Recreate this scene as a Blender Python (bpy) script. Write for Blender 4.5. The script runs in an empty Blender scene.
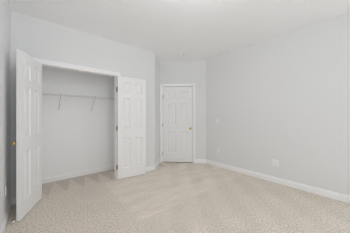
import bpy, bmesh, math
from mathutils import Vector, Matrix
SC = bpy.context.scene
C = SC.collection
PI = math.pi

# ------------------------------------------------------------------ camera
cam = bpy.data.cameras.new('camera'); cam.sensor_width = 36; cam.lens = 36*165/350; cam.clip_start = .02
co = bpy.data.objects.new('camera', cam); C.objects.link(co)
co.location = (0, 0, 1.246); co.rotation_euler = (PI/2, 0, math.radians(-39.94))
SC.camera = co
# ------------------------------------------------------------------ daylight
W = bpy.data.worlds.new('sky'); SC.world = W; W.use_nodes = True
bg = W.node_tree.nodes['Background']; bg.inputs[0].default_value = (.945, .955, 1, 1); bg.inputs[1].default_value = 2.0
def portal(name, loc, rot, sx, sy):
    l = bpy.data.lights.new(name, 'AREA'); l.shape = 'RECTANGLE'; l.size = sx; l.size_y = sy
    l.cycles.is_portal = True
    o = bpy.data.objects.new(name, l); C.objects.link(o); o.location = loc; o.rotation_euler = rot
SC.view_settings.view_transform = 'Standard'; SC.view_settings.look = 'None'
SC.view_settings.gamma = 1; SC.view_settings.use_curve_mapping = False
SC.view_settings.exposure = 0.085
FILL_LAMP = 20.5
SC.cycles.sample_clamp_indirect = 1.5; SC.cycles.min_light_bounces = 5; SC.cycles.filter_width = 1.15
SC.cycles.max_bounces = 16; SC.cycles.diffuse_bounces = 12

# ------------------------------------------------------------------ room numbers (x along the closet wall, y away from camera)
H = 2.74; T = .12
UL = -.283; NC = 3.262; UR = 3.451; NB = -1.3
P1 = (2.113, NC); P2 = (2.569, 3.719); P3 = (UR, 2.838)
OP0, OP1, OPH = .02, 1.215, 2.052          # closet opening
CI0, CI1, CB = -.16, 1.56, 3.932         # closet interior
LD = math.hypot(P3[0]-P2[0], P3[1]-P2[1])
LR = math.hypot(P2[0]-P1[0], P2[1]-P1[1])
D0, D1, DH = LD-1.160, LD-.352, 2.060      # entry door opening along the angled wall
WB = (-.1, 2.2, .12, 2.35)                # back window u0,u1,z0,z1
WR = (-1.18, .04, .30, 2.40)              # right window n0,n1,z0,z1
portal('back_window_daylight', ((WB[0]+WB[1])/2, NB-T-.01, (WB[2]+WB[3])/2), (PI/2, 0, 0), WB[1]-WB[0], WB[3]-WB[2])
portal('right_window_daylight', (UR+T+.01, (WR[0]+WR[1])/2, (WR[2]+WR[3])/2), (PI/2, 0, PI/2), WR[1]-WR[0], WR[3]-WR[2])

# ------------------------------------------------------------------ materials
def mat(name, col, rough=.5, metal=0, bump=None, spec=.5):
    m = bpy.data.materials.new(name); m.use_nodes = True; nt = m.node_tree; b = nt.nodes['Principled BSDF']
    b.inputs['Base Color'].default_value = (*col, 1); b.inputs['Roughness'].default_value = rough
    b.inputs['Metallic'].default_value = metal; b.inputs['Specular IOR Level'].default_value = spec
    tc = nt.nodes.new('ShaderNodeTexCoord')
    n = nt.nodes.new('ShaderNodeTexNoise'); nt.links.new(tc.outputs['Object'], n.inputs['Vector'])
    sc, st, dist = bump or (60, .05, .001)
    n.inputs['Scale'].default_value = sc; n.inputs['Detail'].default_value = 4
    bp = nt.nodes.new('ShaderNodeBump'); bp.inputs['Strength'].default_value = st; bp.inputs['Distance'].default_value = dist
    nt.links.new(n.outputs[0], bp.inputs['Height']); nt.links.new(bp.outputs[0], b.inputs['Normal'])
    return m
M_wall = mat('wall_paint', (.795, .80, .805), .75, bump=(140, .05, .0006), spec=.2)
M_closet_fill = mat('closet_wall_paint', (.94, .94, .945), .75, bump=(140, .05, .0006), spec=.2)  # wall paint lightened inside the closet, standing in for missing fill light
M_ceil = mat('ceiling_paint', (.955, .96, .97), .9, bump=(55, .5, .003), spec=.2)
M_trim = mat('white_trim_paint', (.93, .93, .935), .38, bump=(30, .03, .0005))
M_door = mat('white_door_paint', (.885, .885, .89), .42, bump=(40, .05, .0005))
M_brass = mat('brass', (.72, .50, .18), .25, 1)
M_dbrass = mat('aged_brass', (.34, .23, .085), .45, 1)
M_wire = mat('vinyl_coated_wire', (.72, .72, .72), .4)
M_plate = mat('white_plastic_plate', (.90, .90, .89), .35)
M_slot = mat('dark_slot', (.08, .08, .08), .6)
M_metal = mat('grey_metal', (.55, .55, .56), .4, .7)
M_rubber = mat('white_rubber', (.9, .9, .88), .5)
M_frame = mat('window_vinyl', (.9, .9, .9), .4)

def glass():
    m = bpy.data.materials.new('window_glass'); m.use_nodes = True; nt = m.node_tree; nt.nodes.clear()
    o = nt.nodes.new('ShaderNodeOutputMaterial'); mx = nt.nodes.new('ShaderNodeMixShader')
    t = nt.nodes.new('ShaderNodeBsdfTransparent'); g = nt.nodes.new('ShaderNodeBsdfGlossy'); g.inputs['Roughness'].default_value = .02
    t.inputs[0].default_value = (.96, .98, .97, 1); mx.inputs[0].default_value = .06
    nt.links.new(t.outputs[0], mx.inputs[1]); nt.links.new(g.outputs[0], mx.inputs[2]); nt.links.new(mx.outputs[0], o.inputs[0])
    return m
M_glass = glass()

def carpet():
    m = bpy.data.materials.new('beige_carpet'); m.use_nodes = True; nt = m.node_tree; N = nt.nodes; L = nt.links
    b = N['Principled BSDF']; b.inputs['Roughness'].default_value = .95; b.inputs['Specular IOR Level'].default_value = .1
    b.inputs['Sheen Weight'].default_value = .15
    tc = N.new('ShaderNodeTexCoord')
    def noise(scale, det, rough=.6, vec=None, dim='3D'):
        n = N.new('ShaderNodeTexNoise'); n.inputs['Scale'].default_value = scale; n.inputs['Detail'].default_value = det
        n.inputs['Roughness'].default_value = rough; L.new(vec or tc.outputs['Object'], n.inputs['Vector']); return n.outputs[0]
    def ramp(inp, a, b_, ca, cb):
        r = N.new('ShaderNodeValToRGB'); r.color_ramp.elements[0].position = a; r.color_ramp.elements[1].position = b_
        r.color_ramp.elements[0].color = (*ca, 1); r.color_ramp.elements[1].color = (*cb, 1); L.new(inp, r.inputs[0]); return r.outputs[0]
    def mix(mode, fac, a, b_):
        x = N.new('ShaderNodeMixRGB'); x.blend_type = mode
        if isinstance(fac, float): x.inputs[0].default_value = fac
        else: L.new(fac, x.inputs[0])
        for i, v in ((1, a), (2, b_)):
            if isinstance(v, tuple): x.inputs[i].default_value = (*v, 1)
            else: L.new(v, x.inputs[i])
        return x.outputs[0]
    # tufts
    tuft = noise(75, 4, .75)
    base = ramp(tuft, .34, .66, CP_A, CP_B)
    mid = noise(42, 3, .75)
    base = mix('MULTIPLY', 1.0, base, ramp(mid, .36, .64, (.80,)*3, (1.13,)*3))
    # brushed pile: vacuum strokes leave bands with edges of their own
    sx = N.new('ShaderNodeSeparateXYZ'); L.new(tc.outputs['Object'], sx.inputs[0])
    def mt(op, a, b_=0.0, c=0.0):
        x = N.new('ShaderNodeMath'); x.operation = op
        for i, v in enumerate((a, b_, c)):
            if isinstance(v, (int, float)): x.inputs[i].default_value = v
            else: L.new(v, x.inputs[i])
        return x.outputs[0]
    def step(v, e, w):                                    # soft 0..1 step at e
        x = N.new('ShaderNodeMapRange'); x.interpolation_type = 'SMOOTHSTEP'; L.new(v, x.inputs[0])
        x.inputs[1].default_value = e-w; x.inputs[2].default_value = e+w; return x.outputs[0]
    wob = mt('MULTIPLY', mt('SUBTRACT', noise(2.4, 4, .62), .5), .40)
    u = mt('ADD', sx.outputs[0], wob); v = mt('ADD', sx.outputs[1], mt('MULTIPLY', wob, .7))
    inv = lambda q: mt('SUBTRACT', 1.0, q)
    # swept patch in front of the closet, strokes parallel to its wall
    u1 = mt('ADD', sx.outputs[0], mt('MULTIPLY', wob, .35)); v1 = mt('ADD', sx.outputs[1], mt('MULTIPLY', wob, .15))
    patch = mt('MULTIPLY', step(u1, .95, .03), mt('MULTIPLY', step(v1, 1.77, .02), inv(step(v, 3.22, .05))))
    tilt = mt('ADD', mt('MULTIPLY', v, 3.3), mt('MULTIPLY', u, .8))
    saw = mt('FRACT', tilt)
    f1 = mt('MULTIPLY', patch, mt('ADD', .085, mt('MULTIPLY', mt('SUBTRACT', step(saw, .5, .09), .5), .045)))
    # crossing diagonal strokes on the right
    dg = mt('ADD', mt('MULTIPLY', u, 1.9), mt('MULTIPLY', v, -1.5))
    f2 = mt('MULTIPLY', mt('MULTIPLY', inv(patch), step(u, 1.0, .2)), mt('MULTIPLY', mt('SUBTRACT', step(mt('FRACT', dg), .5, .1), .5), .05))
    f4 = mt('MULTIPLY', mt('MULTIPLY', patch, step(u, 1.9, .15)), mt('MULTIPLY', mt('SUBTRACT', step(mt('FRACT', dg), .5, .08), .5), .06))
    # zigzag strokes pushed into the closet
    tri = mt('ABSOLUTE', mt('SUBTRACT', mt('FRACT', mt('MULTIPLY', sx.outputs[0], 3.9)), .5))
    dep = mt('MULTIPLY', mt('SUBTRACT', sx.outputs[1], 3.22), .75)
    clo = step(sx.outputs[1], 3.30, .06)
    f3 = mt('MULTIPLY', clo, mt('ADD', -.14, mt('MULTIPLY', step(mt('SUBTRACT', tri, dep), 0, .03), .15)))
    mp3 = N.new('ShaderNodeMapping'); mp3.inputs['Rotation'].default_value = (0, 0, math.radians(-8)); mp3.inputs['Scale'].default_value = (.22, 1, 1)
    L.new(tc.outputs['Object'], mp3.inputs['Vector'])
    f5 = mt('MULTIPLY', patch, mt('MULTIPLY', mt('SUBTRACT', noise(9, 3, .6, mp3.outputs[0]), .5), .32))
    f4 = mt('ADD', f4, f5)
    soft = mt('MULTIPLY', mt('SUBTRACT', noise(2.6, 2, .5), .5), .16)
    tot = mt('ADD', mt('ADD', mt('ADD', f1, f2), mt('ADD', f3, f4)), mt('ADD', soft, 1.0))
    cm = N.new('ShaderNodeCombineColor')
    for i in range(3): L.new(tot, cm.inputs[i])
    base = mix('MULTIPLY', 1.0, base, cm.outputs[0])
    L.new(base, b.inputs['Base Color'])
    bp = N.new('ShaderNodeBump'); bp.inputs['Strength'].default_value = .8; bp.inputs['Distance'].default_value = .008
    L.new(tuft, bp.inputs['Height']); L.new(bp.outputs[0], b.inputs['Normal'])
    return m
CP_A = (.55, .476, .402); CP_B = (.94, .865, .775)
M_carpet = carpet()

# ------------------------------------------------------------------ helpers
def obj(name, bm, m, parent=None, smooth=False):
    bmesh.ops.recalc_face_normals(bm, faces=bm.faces)
    me = bpy.data.meshes.new(name); bm.to_mesh(me); bm.free(); me.materials.append(m)
    if smooth:
        for p in me.polygons: p.use_smooth = True
    o = bpy.data.objects.new(name, me); C.objects.link(o)
    if parent: o.parent = parent
    return o
def tag(o, label, cat, group=None):
    o['label'] = label; o['category'] = cat
    if group: o['group'] = group
    return o
def struct(o): o['kind'] = 'structure'; return o
def empty(name, loc=(0, 0, 0), rz=0):
    o = bpy.data.objects.new(name, None); o.empty_display_size = .05; C.objects.link(o); o.location = loc; o.rotation_euler = (0, 0, rz); return o
def box(bm, a, b, bev=0):
    r = bmesh.ops.create_cube(bm, size=1); v = r['verts']
    s = [abs(b[i]-a[i]) for i in range(3)]; c = [(a[i]+b[i])/2 for i in range(3)]
    for q in v: q.co = Vector((q.co.x*s[0]+c[0], q.co.y*s[1]+c[1], q.co.z*s[2]+c[2]))
    if bev:
        es = list({e for q in v for e in q.link_edges})
        bmesh.ops.bevel(bm, geom=es, offset=bev, segments=2, affect='EDGES', profile=.5)
def tube(bm, a, b, r, n=8):
    a, b = Vector(a), Vector(b); d = b-a
    M = Matrix.Translation((a+b)/2) @ d.to_track_quat('Z', 'Y').to_matrix().to_4x4()
    bmesh.ops.create_cone(bm, cap_ends=True, segments=n, radius1=r, radius2=r, depth=d.length, matrix=M)
def lathe(bm, prof, M=Matrix(), n=24):
    rings = []
    for r, z in prof:
        rings.append([bm.verts.new(M @ Vector((max(r, 1e-5)*math.cos(2*PI*k/n), max(r, 1e-5)*math.sin(2*PI*k/n), z))) for k in range(n)])
    for a, b in zip(rings, rings[1:]):
        for k in range(n): bm.faces.new((a[k], a[(k+1) % n], b[(k+1) % n], b[k]))
    bm.faces.new(rings[0][::-1]); bm.faces.new(rings[-1])
def sweep(bm, prof, f0, f1):
    """prof: (d, e) outline; f0/f1 map it to points of both end sections"""
    a = [bm.verts.new(f0(*p)) for p in prof]; b = [bm.verts.new(f1(*p)) for p in prof]; n = len(prof)
    for k in range(n): bm.faces.new((a[k], a[(k+1) % n], b[(k+1) % n], b[k]))
    bm.faces.new(a[::-1]); bm.faces.new(b)

# ------------------------------------------------------------------ room shell
def place(o, org, rz): o.location = (org[0], org[1], 0); o.rotation_euler = (0, 0, rz); return o
def wall(name, org, rz, L, ops=(), e0=0, e1=0, h=H, t=T, label=''):
    """local x along, y outward; ops = (x0, x1, z0, z1)"""
    bm = bmesh.new()
    xs = sorted({-e0, L+e1, *[o[0] for o in ops], *[o[1] for o in ops]})
    for x0, x1 in zip(xs, xs[1:]):
        hole = [o for o in ops if o[0] <= x0+1e-6 and o[1] >= x1-1e-6]
        if not hole: box(bm, (x0, 0, -.02), (x1, t, h))
        else:
            o = hole[0]
            if o[2] > 0: box(bm, (x0, 0, -.02), (x1, t, o[2]))
            box(bm, (x0, 0, o[3]), (x1, t, h))
    bmesh.ops.remove_doubles(bm, verts=bm.verts, dist=1e-5)
    seen = {}
    for f in list(bm.faces):                                  # drop the doubled inner faces between strips
        k = frozenset(v.index for v in f.verts)
    w = place(struct(obj(name, bm, M_closet_fill if 'closet_' in name else M_wall)), org, rz)
    if label: tag(w, label, 'wall')
    return w
J = .02
wall('wall_closet', (UL, NC), 0, P1[0]-UL, [(OP0-J-UL, OP1+J-UL, 0, OPH+J)], e0=T, label='pale grey wall around the open closet')
wall('wall_return', P1, PI/4, LR, e1=T, label='short angled wall strip between closet wall and entry door')
wall('wall_entry', P2, -PI/4, LD, [(D0-J, D1+J, 0, DH+J)], e0=0, e1=.05, label='angled pale grey wall holding the closed entry door')
wall('wall_right', P3, -PI/2, P3[1]-NB, [(P3[1]-WR[1], P3[1]-WR[0], WR[2], WR[3])], e0=.05, e1=T, label='long bare pale grey wall on the right')
wall('wall_left', (UL, NB), PI/2, NC-NB, e0=T, label='narrow strip of grey wall behind the open closet door')
wall('wall_back', (UR, NB), PI, UR-UL, [(UR-WB[1], UR-WB[0], WB[2], WB[3])], label='wall with window behind the camera')
# closet interior (side walls, back wall)
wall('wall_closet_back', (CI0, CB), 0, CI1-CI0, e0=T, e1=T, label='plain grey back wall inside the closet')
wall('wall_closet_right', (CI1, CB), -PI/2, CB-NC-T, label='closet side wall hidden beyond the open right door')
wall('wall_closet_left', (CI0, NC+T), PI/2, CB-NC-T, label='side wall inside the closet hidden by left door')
hd = .7  # unseen box added behind the entry door to stop light leaking under it
def diag(x, y): c = math.sqrt(.5); return (P2[0]+c*x+c*y, P2[1]-c*x+c*y)
wall('wall_hall_end', diag(0, T+hd), -PI/4, LD, e0=T, e1=T, label='hallway wall behind the closed entry door')
wall('wall_hall_left', diag(0, T), PI/4, hd, label='hallway side wall behind the closed entry door')
wall('wall_hall_right', diag(LD, T+hd), -3*PI/4, hd, label='second hallway side wall behind the closed entry door')
bm = bmesh.new(); box(bm, (UL-.4, NB-.4, H), (UR+1.2, 5.4, H+.1))
tag(struct(obj('ceiling', bm, M_ceil)), 'flat off-white lightly textured ceiling', 'ceiling')
bm = bmesh.new(); box(bm, (UL-.4, NB-.4, -.12), (UR+1.2, 5.4, 0))
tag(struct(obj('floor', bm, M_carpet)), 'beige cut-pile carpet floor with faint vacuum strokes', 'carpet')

# ------------------------------------------------------------------ baseboards
BP = [(0, 0), (.014, 0), (.014, .072), (.012, .078), (.0085, .088), (.0075, .096), (.003, .104), (0, .105)]
def base(name, org, rz, x0, x1, m0=0, m1=0, label=''):
    bm = bmesh.new()
    sweep(bm, BP, lambda d, z: Vector((x0+m0*d, -d, z)), lambda d, z: Vector((x1-m1*d, -d, z)))
    o = place(struct(obj(name, bm, M_trim)), org, rz); tag(o, label, 'baseboard'); return o
t8 = math.tan(PI/8); CW = .068; RV = .005
base('baseboard_closet_wall', (UL, NC), 0, OP1+RV+CW-UL, P1[0]-UL, 0, -t8, 'white baseboard behind the open right closet door')
base('baseboard_closet_wall_left', (UL, NC), 0, 0, OP0-RV-CW-UL, 1, 0, 'short white baseboard in the corner behind the left closet door')
base('baseboard_return', P1, PI/4, 0, LR, -t8, 1, 'short white baseboard between closet wall and entry door')
base('baseboard_entry', P2, -PI/4, D1+RV+CW, LD, 0, t8, 'short white baseboard right of the entry door')
base('baseboard_right', P3, -PI/2, 0, P3[1]-NB, t8, 1, 'long white baseboard along the right wall')
base('baseboard_left', (UL, NB), PI/2, 0, NC-NB, 1, 1, 'white baseboard along the left wall behind the open door')
base('baseboard_back', (UR, NB), PI, 0, UR-UL, 1, 1, 'white baseboard under the window behind the camera')
base('baseboard_closet_back', (CI0, CB), 0, 0, CI1-CI0, 1, 1, 'white baseboard along the closet back wall')
base('baseboard_closet_right', (CI1, CB), -PI/2, 0, CB-NC-T, 1, 0, 'white baseboard on the closet side wall beyond the right door')
base('baseboard_closet_left', (CI0, NC+T), PI/2, 0, CB-NC-T, 0, 1, 'white baseboard on the hidden closet side wall')

# ------------------------------------------------------------------ casings and jambs
CP = [(0, 0), (0, .010), (.004, .012), (.010, .012), (.016, .009), (.022, .012), (.050, .018), (.060, .019), (CW-.002, .017), (CW, .014), (CW, 0)]   # (across, proud)
def casing(name, org, rz, x0, x1, h, label, t=T, stop=None):
    root = place(struct(empty(name)), org, rz); tag(root, label, 'door frame')
    a0, a1, hh = x0-RV, x1+RV, h+RV
    bm = bmesh.new()
    sweep(bm, CP, lambda c, p: Vector((a0-c, -p, 0)), lambda c, p: Vector((a0-c, -p, hh+c)))
    obj('side_casing', bm, M_trim, root)
    bm = bmesh.new()
    sweep(bm, CP, lambda c, p: Vector((a1+c, -p, 0)), lambda c, p: Vector((a1+c, -p, hh+c)))
    obj('side_casing', bm, M_trim, root)
    bm = bmesh.new()
    sweep(bm, CP, lambda c, p: Vector((a0-c, -p, hh+c)), lambda c, p: Vector((a1+c, -p, hh+c)))
    obj('head_casing', bm, M_trim, root)
    for s in (0, 1):
        bm = bmesh.new(); x = (x0-J, x0) if s == 0 else (x1, x1+J)
        box(bm, (x[0], 0, 0), (x[1], t, h+J)); 
        if stop: box(bm, ((x0, stop, 0) if s == 0 else (x1-.011, stop, 0)), ((x0+.011, stop+.033, h) if s == 0 else (x1, stop+.033, h)))
        obj('side_jamb', bm, M_trim, root)
    bm = bmesh.new(); box(bm, (x0, 0, h), (x1, t, h+J))
    if stop: box(bm, (x0, stop, h-.011), (x1, stop+.033, h))
    obj('head_jamb', bm, M_trim, root)
    return root
fr = casing('trim_1', (UL, NC), 0, OP0-UL, OP1-UL, OPH, 'white casing framing the open double-door closet')
for du in (-.08, .08):
    x = (OP0+OP1)/2+du-UL
    bm = bmesh.new(); box(bm, (x-.028, .006, OPH-.003), (x+.028, .030, OPH), .001)
    box(bm, (x-.012, .010, OPH-.007), (x+.012, .026, OPH-.003), .001)
    obj('ball_catch_strike', bm, M_brass, fr)['label'] = 'brass ball catch plate on the closet head jamb'
casing('trim_2', P2, -PI/4, D0, D1, DH, 'white casing around the closed entry door', stop=.040)
# dark space behind the entry door is closed by its slab
# ------------------------------------------------------------------ doors
def door_leaf(w, h, t=.035, stile=.105, rows=((.235, .80), (1.0, 1.59), (1.695, 1.905))):
    """x 0..w, y 0..t, z 0..h; six moulded panels on both faces"""
    bm = bmesh.new()
    mull = stile*.95
    pw = (w-2*stile-mull)/2
    cols = [(stile, stile+pw), (w-stile-pw, w-stile)]
    xs = [0, cols[0][0], cols[0][1], cols[1][0], cols[1][1], w]
    zs = [0, rows[0][0], rows[0][1], rows[1][0], rows[1][1], rows[2][0], rows[2][1], h]
    rings = [(0, 0), (.004, .004), (.012, .011), (.022, .011), (.026, .009), (.043, .0035)]
    for side in (0, 1):
        Y = (lambda d: d) if side == 0 else (lambda d: t-d)
        for i in range(5):
            for j in range(7):
                x0, x1, z0, z1 = xs[i], xs[i+1], zs[j], zs[j+1]
                if i in (1, 3) and j in (1, 3, 5):
                    prev = None
                    for ins, dep in rings:
                        q = [bm.verts.new((a, Y(dep), c)) for a, c in ((x0+ins, z0+ins), (x1-ins, z0+ins), (x1-ins, z1-ins), (x0+ins, z1-ins))]
                        if prev:
                            for k in range(4): bm.faces.new((prev[k], prev[(k+1) % 4], q[(k+1) % 4], q[k]))
                        prev = q
                    bm.faces.new(prev)
                else:
                    bm.faces.new([bm.verts.new((a, Y(0), c)) for a, c in ((x0, z0), (x1, z0), (x1, z1), (x0, z1))])
    for a, b in (((0, 0), (w, 0)), ((w, 0), (w, h)), ((w, h), (0, h)), ((0, h), (0, 0))):
        bm.faces.new([bm.verts.new(p) for p in ((a[0], 0, a[1]), (b[0], 0, b[1]), (b[0], t, b[1]), (a[0], t, a[1]))])
    # edge faces have T-junctions only; weld what meets
    bmesh.ops.remove_doubles(bm, verts=bm.verts, dist=1e-5)
    return bm
def knob_bm(M, s=1.0):
    bm = bmesh.new()
    lathe(bm, [(0, 0), (.033*s, 0), (.033*s, .004), (.028*s, .009), (.014*s, .011), (.012*s, .024), (.017*s, .031), (.026*s, .039), (.0285*s, .048), (.026*s, .057), (.018*s, .063), (0, .065)], M)
    return bm
def hinge_bm(z, px, py, lx, ly, sx=1, axis='x', H2=.089):
    """barrel at px,py and a leaf running from it"""
    bm = bmesh.new()
    for k in range(5):
        a = z-H2/2+k*H2/5
        tube(bm, (px, py, a+.0006), (px, py, a+H2/5-.0006), .0065, 12)
    tube(bm, (px, py, z-H2/2-.004), (px, py, z+H2/2+.004), .0045, 10)
    box(bm, (min(px, lx), min(py, ly), z-H2/2), (max(px, lx), max(py, ly), z+H2/2))
    return bm
HZ = (.245, 1.015, 1.785)
GAP = .012; LG = .008
def closet_door(name, pin, closed_dir, ang, label):
    """pin: hinge pin; the leaf runs from the pin; closed_dir +1 = towards +x. Local frame: x along leaf, y towards the closet when closed."""
    w = (OP1-OP0)/2-.006; h = 2.030; off = .010
    root = struct(empty(name, (pin[0], pin[1], 0), ang)); tag(root, label, 'door')
    s = closed_dir
    bm = door_leaf(w, h, .035, .098, ((.20, .80), (.985, 1.605), (1.70, 1.925)))
    for v in bm.verts: v.co = Vector((s*(v.co.x+LG), v.co.y+off, v.co.z+GAP))
    obj('door_leaf', bm, M_door, root)
    # dummy knob on the room side
    M = Matrix.Translation((s*(w-.057), off, .925)) @ Matrix.Rotation(PI/2, 4, 'X')
    obj('knob', knob_bm(M, .82), M_brass, root, True)['label'] = 'round polished brass knob'
    # ball catch on the top edge
    bm = bmesh.new(); lathe(bm, [(0, 0), (.008, 0), (.008, .002), (.005, .004), (0, .006)], Matrix.Translation((s*(w-.08), off+.0175, GAP+h)), 12)
    obj('ball_catch', bm, M_brass, root, True)
    for z in HZ:
        hb = hinge_bm(z, 0, 0, s*.0025, off+.030)
        obj('hinge', hb, M_dbrass, root)['label'] = 'brass butt hinge'
    return root
PIN = NC-.018
closet_door('door_1', (OP0+.001, PIN), 1, math.radians(-111.0), 'white six-panel closet door swung open on the left, edge towards the camera')
closet_door('door_2', (OP1-.001, PIN), -1, math.radians(180-6.9), 'white six-panel closet door folded back against the wall on the right')
# jamb-side hinge leaves
for z in HZ:
    for x, s in ((OP0-UL, 1), (OP1-UL, -1)):
        bm = bmesh.new(); box(bm, (x, -.016, z-.0445), (x+s*.0022, .004, z+.0445))
        obj('hinge_plate', bm, M_dbrass, fr)
# entry door, closed in the angled wall; hinges on its left
root = place(struct(empty('door_3')), P2, -PI/4); tag(root, 'closed white six-panel entry door in the angled wall', 'door')
w = D1-D0-.011
bm = door_leaf(w, 2.030, .035, .115)
for v in bm.verts: v.co = Vector((v.co.x+D0+.0055, v.co.y+.004, v.co.z+.018))
obj('door_leaf', bm, M_door, root)
M = Matrix.Translation((D1-.063, .003, .925)) @ Matrix.Rotation(PI/2, 4, 'X')
obj('knob', knob_bm(M, .9), M_brass, root, True)['label'] = 'round polished brass knob'
for z in HZ: obj('hinge', hinge_bm(z, D0+.001, -.006, D0+.003, .028), M_dbrass, root)

# ------------------------------------------------------------------ windows behind the camera
def window(name, org, rz, x0, x1, z0, z1, label):
    root = place(struct(empty(name)), org, rz); tag(root, label, 'window')
    f = .05; a, b = .045, .10
    bm = bmesh.new()
    for p, q in (((x0, z0), (x0+f, z1)), ((x1-f, z0), (x1, z1)), ((x0+f, z0), (x1-f, z0+f)), ((x0+f, z1-f), (x1-f, z1)), ((x0+f, (z0+z1)/2-.02), (x1-f, (z0+z1)/2+.02))):
        box(bm, (p[0], a, p[1]), (q[0], b, q[1]))
    obj('window_frame', bm, M_frame, root)
    bm = bmesh.new(); box(bm, (x0+f, .07, z0+f), (x1-f, .074, z1-f)); obj('pane', bm, M_glass, root)
    bm = bmesh.new(); box(bm, (x0-.07, -.05, z0-.025), (x1+.07, .045, z0), .003); obj('window_sill', bm, M_trim, root)
window('window_1', (UR, NB), PI, UR-WB[1], UR-WB[0], WB[2], WB[3], 'wide window in the wall behind the camera')
window('window_2', P3, -PI/2, P3[1]-WR[1], P3[1]-WR[0], WR[2], WR[3], 'window in the right wall beside the camera')

# ------------------------------------------------------------------ wire shelf
SZ = 1.650; SD = .305; yB = CB-.004; yF = CB-SD
sh = empty('wire_shelf', (0, 0, 0)); tag(sh, 'white ventilated wire shelf with two diagonal braces inside the closet', 'shelf')
bm = bmesh.new()
for y, z in ((yB, SZ), (yF, SZ), (yF-.002, SZ-.028), (CB-SD*.33, SZ-.003), (CB-SD*.66, SZ-.003)):
    tube(bm, (CI0+.003, y, z), (CI1-.003, y, z), .0034, 8)
n = 66
for k in range(n):
    x = CI0+.015+(CI1-CI0-.03)*k/(n-1)
    tube(bm, (x, yB, SZ+.002), (x, yF, SZ+.002), .0017, 5); tube(bm, (x, yF-.0015, SZ+.002), (x, yF-.0025, SZ-.028), .0017, 5)
obj('wire_deck', bm, M_wire, sh)
for x in (.614-.283, 1.196-.283):
    bm = bmesh.new()
    tube(bm, (x, yF, SZ-.012), (x, CB-.004, 1.395), .0048, 10)
    box(bm, (x-.008, CB-.003, 1.375), (x+.008, CB, 1.41), .001)
    box(bm, (x-.006, yF-.008, SZ-.032), (x+.006, yF+.006, SZ+.006), .002)
    obj('brace', bm, M_metal, sh)
for x in (CI0, CI1-.004):
    for y in (yF,):
        bm = bmesh.new(); box(bm, (x, y-.012, SZ-.034), (x+.004, y+.025, SZ+.012), .001); obj('end_bracket', bm, M_plate, sh)
for k in range(4):
    x = CI0+.15+k*.46
    bm = bmesh.new(); box(bm, (x-.006, CB-.010, SZ-.010), (x+.006, CB, SZ+.012), .001); obj('wall_clip', bm, M_plate, sh)

# ------------------------------------------------------------------ wall plates
def plate(name, org, rz, x, z, label, cat, gangs=1, kind='outlet', group=None):
    root = empty(name); root.location = (org[0], org[1], 0); root.rotation_euler = (0, 0, rz); tag(root, label, cat, group)
    p = Vector((x, 0, z)); Mx = Matrix.Rotation(rz, 4, 'Z'); w = .070+.046*(gangs-1)
    root.location = Vector((org[0], org[1], 0)) + (Mx @ p)
    bm = bmesh.new(); box(bm, (-w/2, -.006, -.057), (w/2, 0, .057), .0025); obj('cover_plate', bm, M_plate, root)
    for g in range(gangs):
        gx = -.023*(gangs-1)+.046*g
        if kind == 'outlet':
            for s in (-1, 1):
                bm = bmesh.new(); lathe(bm, [(0, 0), (.0165, 0), (.0165, .002), (.0155, .003), (0, .003)], Matrix.Translation((gx, -.006, s*.0195)) @ Matrix.Rotation(PI/2, 4, 'X'), 20)
                r = obj('receptacle', bm, M_plate, root)
                bm = bmesh.new(); c = s*.0195
                box(bm, (gx-.0075, -.0095, c-.001), (gx-.0055, -.0085, c+.008)); box(bm, (gx+.0055, -.0095, c), (gx+.0075, -.0085, c+.007))
                lathe(bm, [(0, 0), (.0025, 0), (.0025, .001), (0, .001)], Matrix.Translation((gx, -.0085, c-.007)) @ Matrix.Rotation(PI/2, 4, 'X'), 10)
                obj('slots', bm, M_slot, r)
        elif kind == 'switch':
            bm = bmesh.new(); box(bm, (gx-.006, -.0075, -.013), (gx+.006, -.005, .013), .0008)
            T0 = Matrix.Translation((gx, -.008, .003)) @ Matrix.Rotation(math.radians(-25), 4, 'X')
            b2 = bmesh.new(); box(b2, (-.004, -.012, -.005), (.004, .002, .005), .001); b2.transform(T0)
            me = bpy.data.meshes.new('t'); b2.to_mesh(me); b2.free(); bm.from_mesh(me)
            obj('toggle', bm, M_plate, root)
        zz = (0,) if kind == 'outlet' else (-.030, .030)
        for c in zz:
            bm = bmesh.new(); lathe(bm, [(0, 0), (.003, 0), (.0025, .0012), (0, .0014)], Matrix.Translation((gx, -.006, c)) @ Matrix.Rotation(PI/2, 4, 'X'), 10)
            obj('screw', bm, M_metal, root)
    return root
def right_r(px):                                             # distance along the right wall for an image column
    k = (px-175)/165; return (k*4.391-.822)/(.642+k*.767)
plate('light_switch', P3, -PI/2, right_r(217.6), 1.246-4.6*4.02/165, 'white toggle light switch on right wall near the entry door corner', 'light switch', 1, 'switch')
plate('wall_outlet', P3, -PI/2, right_r(218.3), .40, 'white outlet low on the right wall under the light switch', 'outlet')
plate('wall_outlet', P3, -PI/2, right_r(275.3), .375, 'wide two-gang outlet low in the middle of the right wall', 'outlet', 2)
plate('wall_outlet', (UL, NB), PI/2, 2.775-NB, .375, 'white outlet low on the left wall behind the open closet door', 'outlet')

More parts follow.
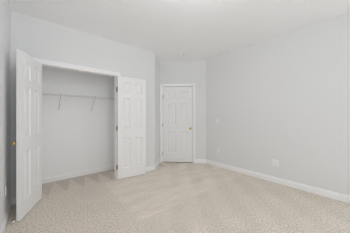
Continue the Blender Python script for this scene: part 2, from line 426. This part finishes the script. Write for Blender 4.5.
# ------------------------------------------------------------------ door stop on the left baseboard
ds = empty('door_stop', (UL+.014, 2.648, .036)); tag(ds, 'spring door stop with white tip on baseboard behind the left closet door', 'door stop')
R90 = Matrix.Rotation(PI/2, 4, 'Y')
bm = bmesh.new(); lathe(bm, [(0, 0), (.011, 0), (.011, .003), (.006, .006), (0, .007)], R90, 16); obj('base', bm, M_rubber, ds, True)
bm = bmesh.new(); pts = []
N_ = 120
for k in range(N_+1):
    a = 2*PI*12*k/N_; r = .0048-.001*k/N_; pts.append(Vector((.005+.052*k/N_, r*math.cos(a), r*math.sin(a))))
for a, b in zip(pts, pts[1:]): tube(bm, a, b, .0011, 5)
obj('spring', bm, M_metal, ds)
bm = bmesh.new(); lathe(bm, [(0, .055), (.0075, .055), (.009, .060), (.009, .070), (.006, .076), (0, .077)], R90, 16); obj('rubber_tip', bm, M_rubber, ds, True)

# ------------------------------------------------------------------ ceiling sprinkler
sp = empty('fire_sprinkler', (2.69, 2.88, H)); sp.scale = (1, 1, .75); tag(sp, 'small pendant fire sprinkler in the ceiling near the entry door', 'sprinkler')
bm = bmesh.new(); lathe(bm, [(0, 0), (.040, 0), (.040, -.003), (.030, -.010), (.014, -.012), (0, -.012)], n=24); obj('escutcheon', bm, M_plate, sp, True)
bm = bmesh.new(); lathe(bm, [(0, -.011), (.010, -.011), (.010, -.022), (.006, -.026), (0, -.026)], n=12)
tube(bm, (-.009, 0, -.022), (-.013, 0, -.036), .002, 6); tube(bm, (.009, 0, -.022), (.013, 0, -.036), .002, 6)
tube(bm, (-.013, 0, -.036), (0, 0, -.048), .002, 6); tube(bm, (.013, 0, -.036), (0, 0, -.048), .002, 6); tube(bm, (0, 0, -.026), (0, 0, -.048), .0022, 6)
obj('sprinkler_head', bm, M_metal, sp)
bm = bmesh.new(); lathe(bm, [(0, -.050), (.0135, -.050), (.0135, -.0515), (0, -.0515)], n=16)
for k in range(12):
    a = 2*PI*k/12; box(bm, (0, 0, 0), (.001, .001, .001)) if 0 else tube(bm, (.012*math.cos(a), .012*math.sin(a), -.0508), (.018*math.cos(a), .018*math.sin(a), -.0515), .0016, 5)
obj('deflector', bm, M_metal, sp)

# ------------------------------------------------------------------ unseen fill lamp added above the middle of the room, out of frame
cl = empty('ceiling_lamp', (1.0, .95, H)); tag(cl, 'round opal glass ceiling lamp above the middle of the room', 'ceiling lamp')
bm = bmesh.new(); lathe(bm, [(0, 0), (.075, 0), (.075, -.012), (.06, -.03), (.03, -.035), (.03, -.06), (0, -.06)]); obj('canopy', bm, M_metal, cl, True)
ml = bpy.data.materials.new('lit_opal_glass'); ml.use_nodes = True; b_ = ml.node_tree.nodes['Principled BSDF']
b_.inputs['Base Color'].default_value = (.9, .9, .9, 1); b_.inputs['Emission Color'].default_value = (.96, .965, 1, 1); b_.inputs['Emission Strength'].default_value = FILL_LAMP
bm = bmesh.new(); lathe(bm, [(.03, -.055)]+[(.15*math.sin(a), -.20+.15*math.cos(a)) for a in [PI*k/14 for k in range(1, 14)]]+[(0, -.35)], n=24); obj('glass_shade', bm, ml, cl, True)
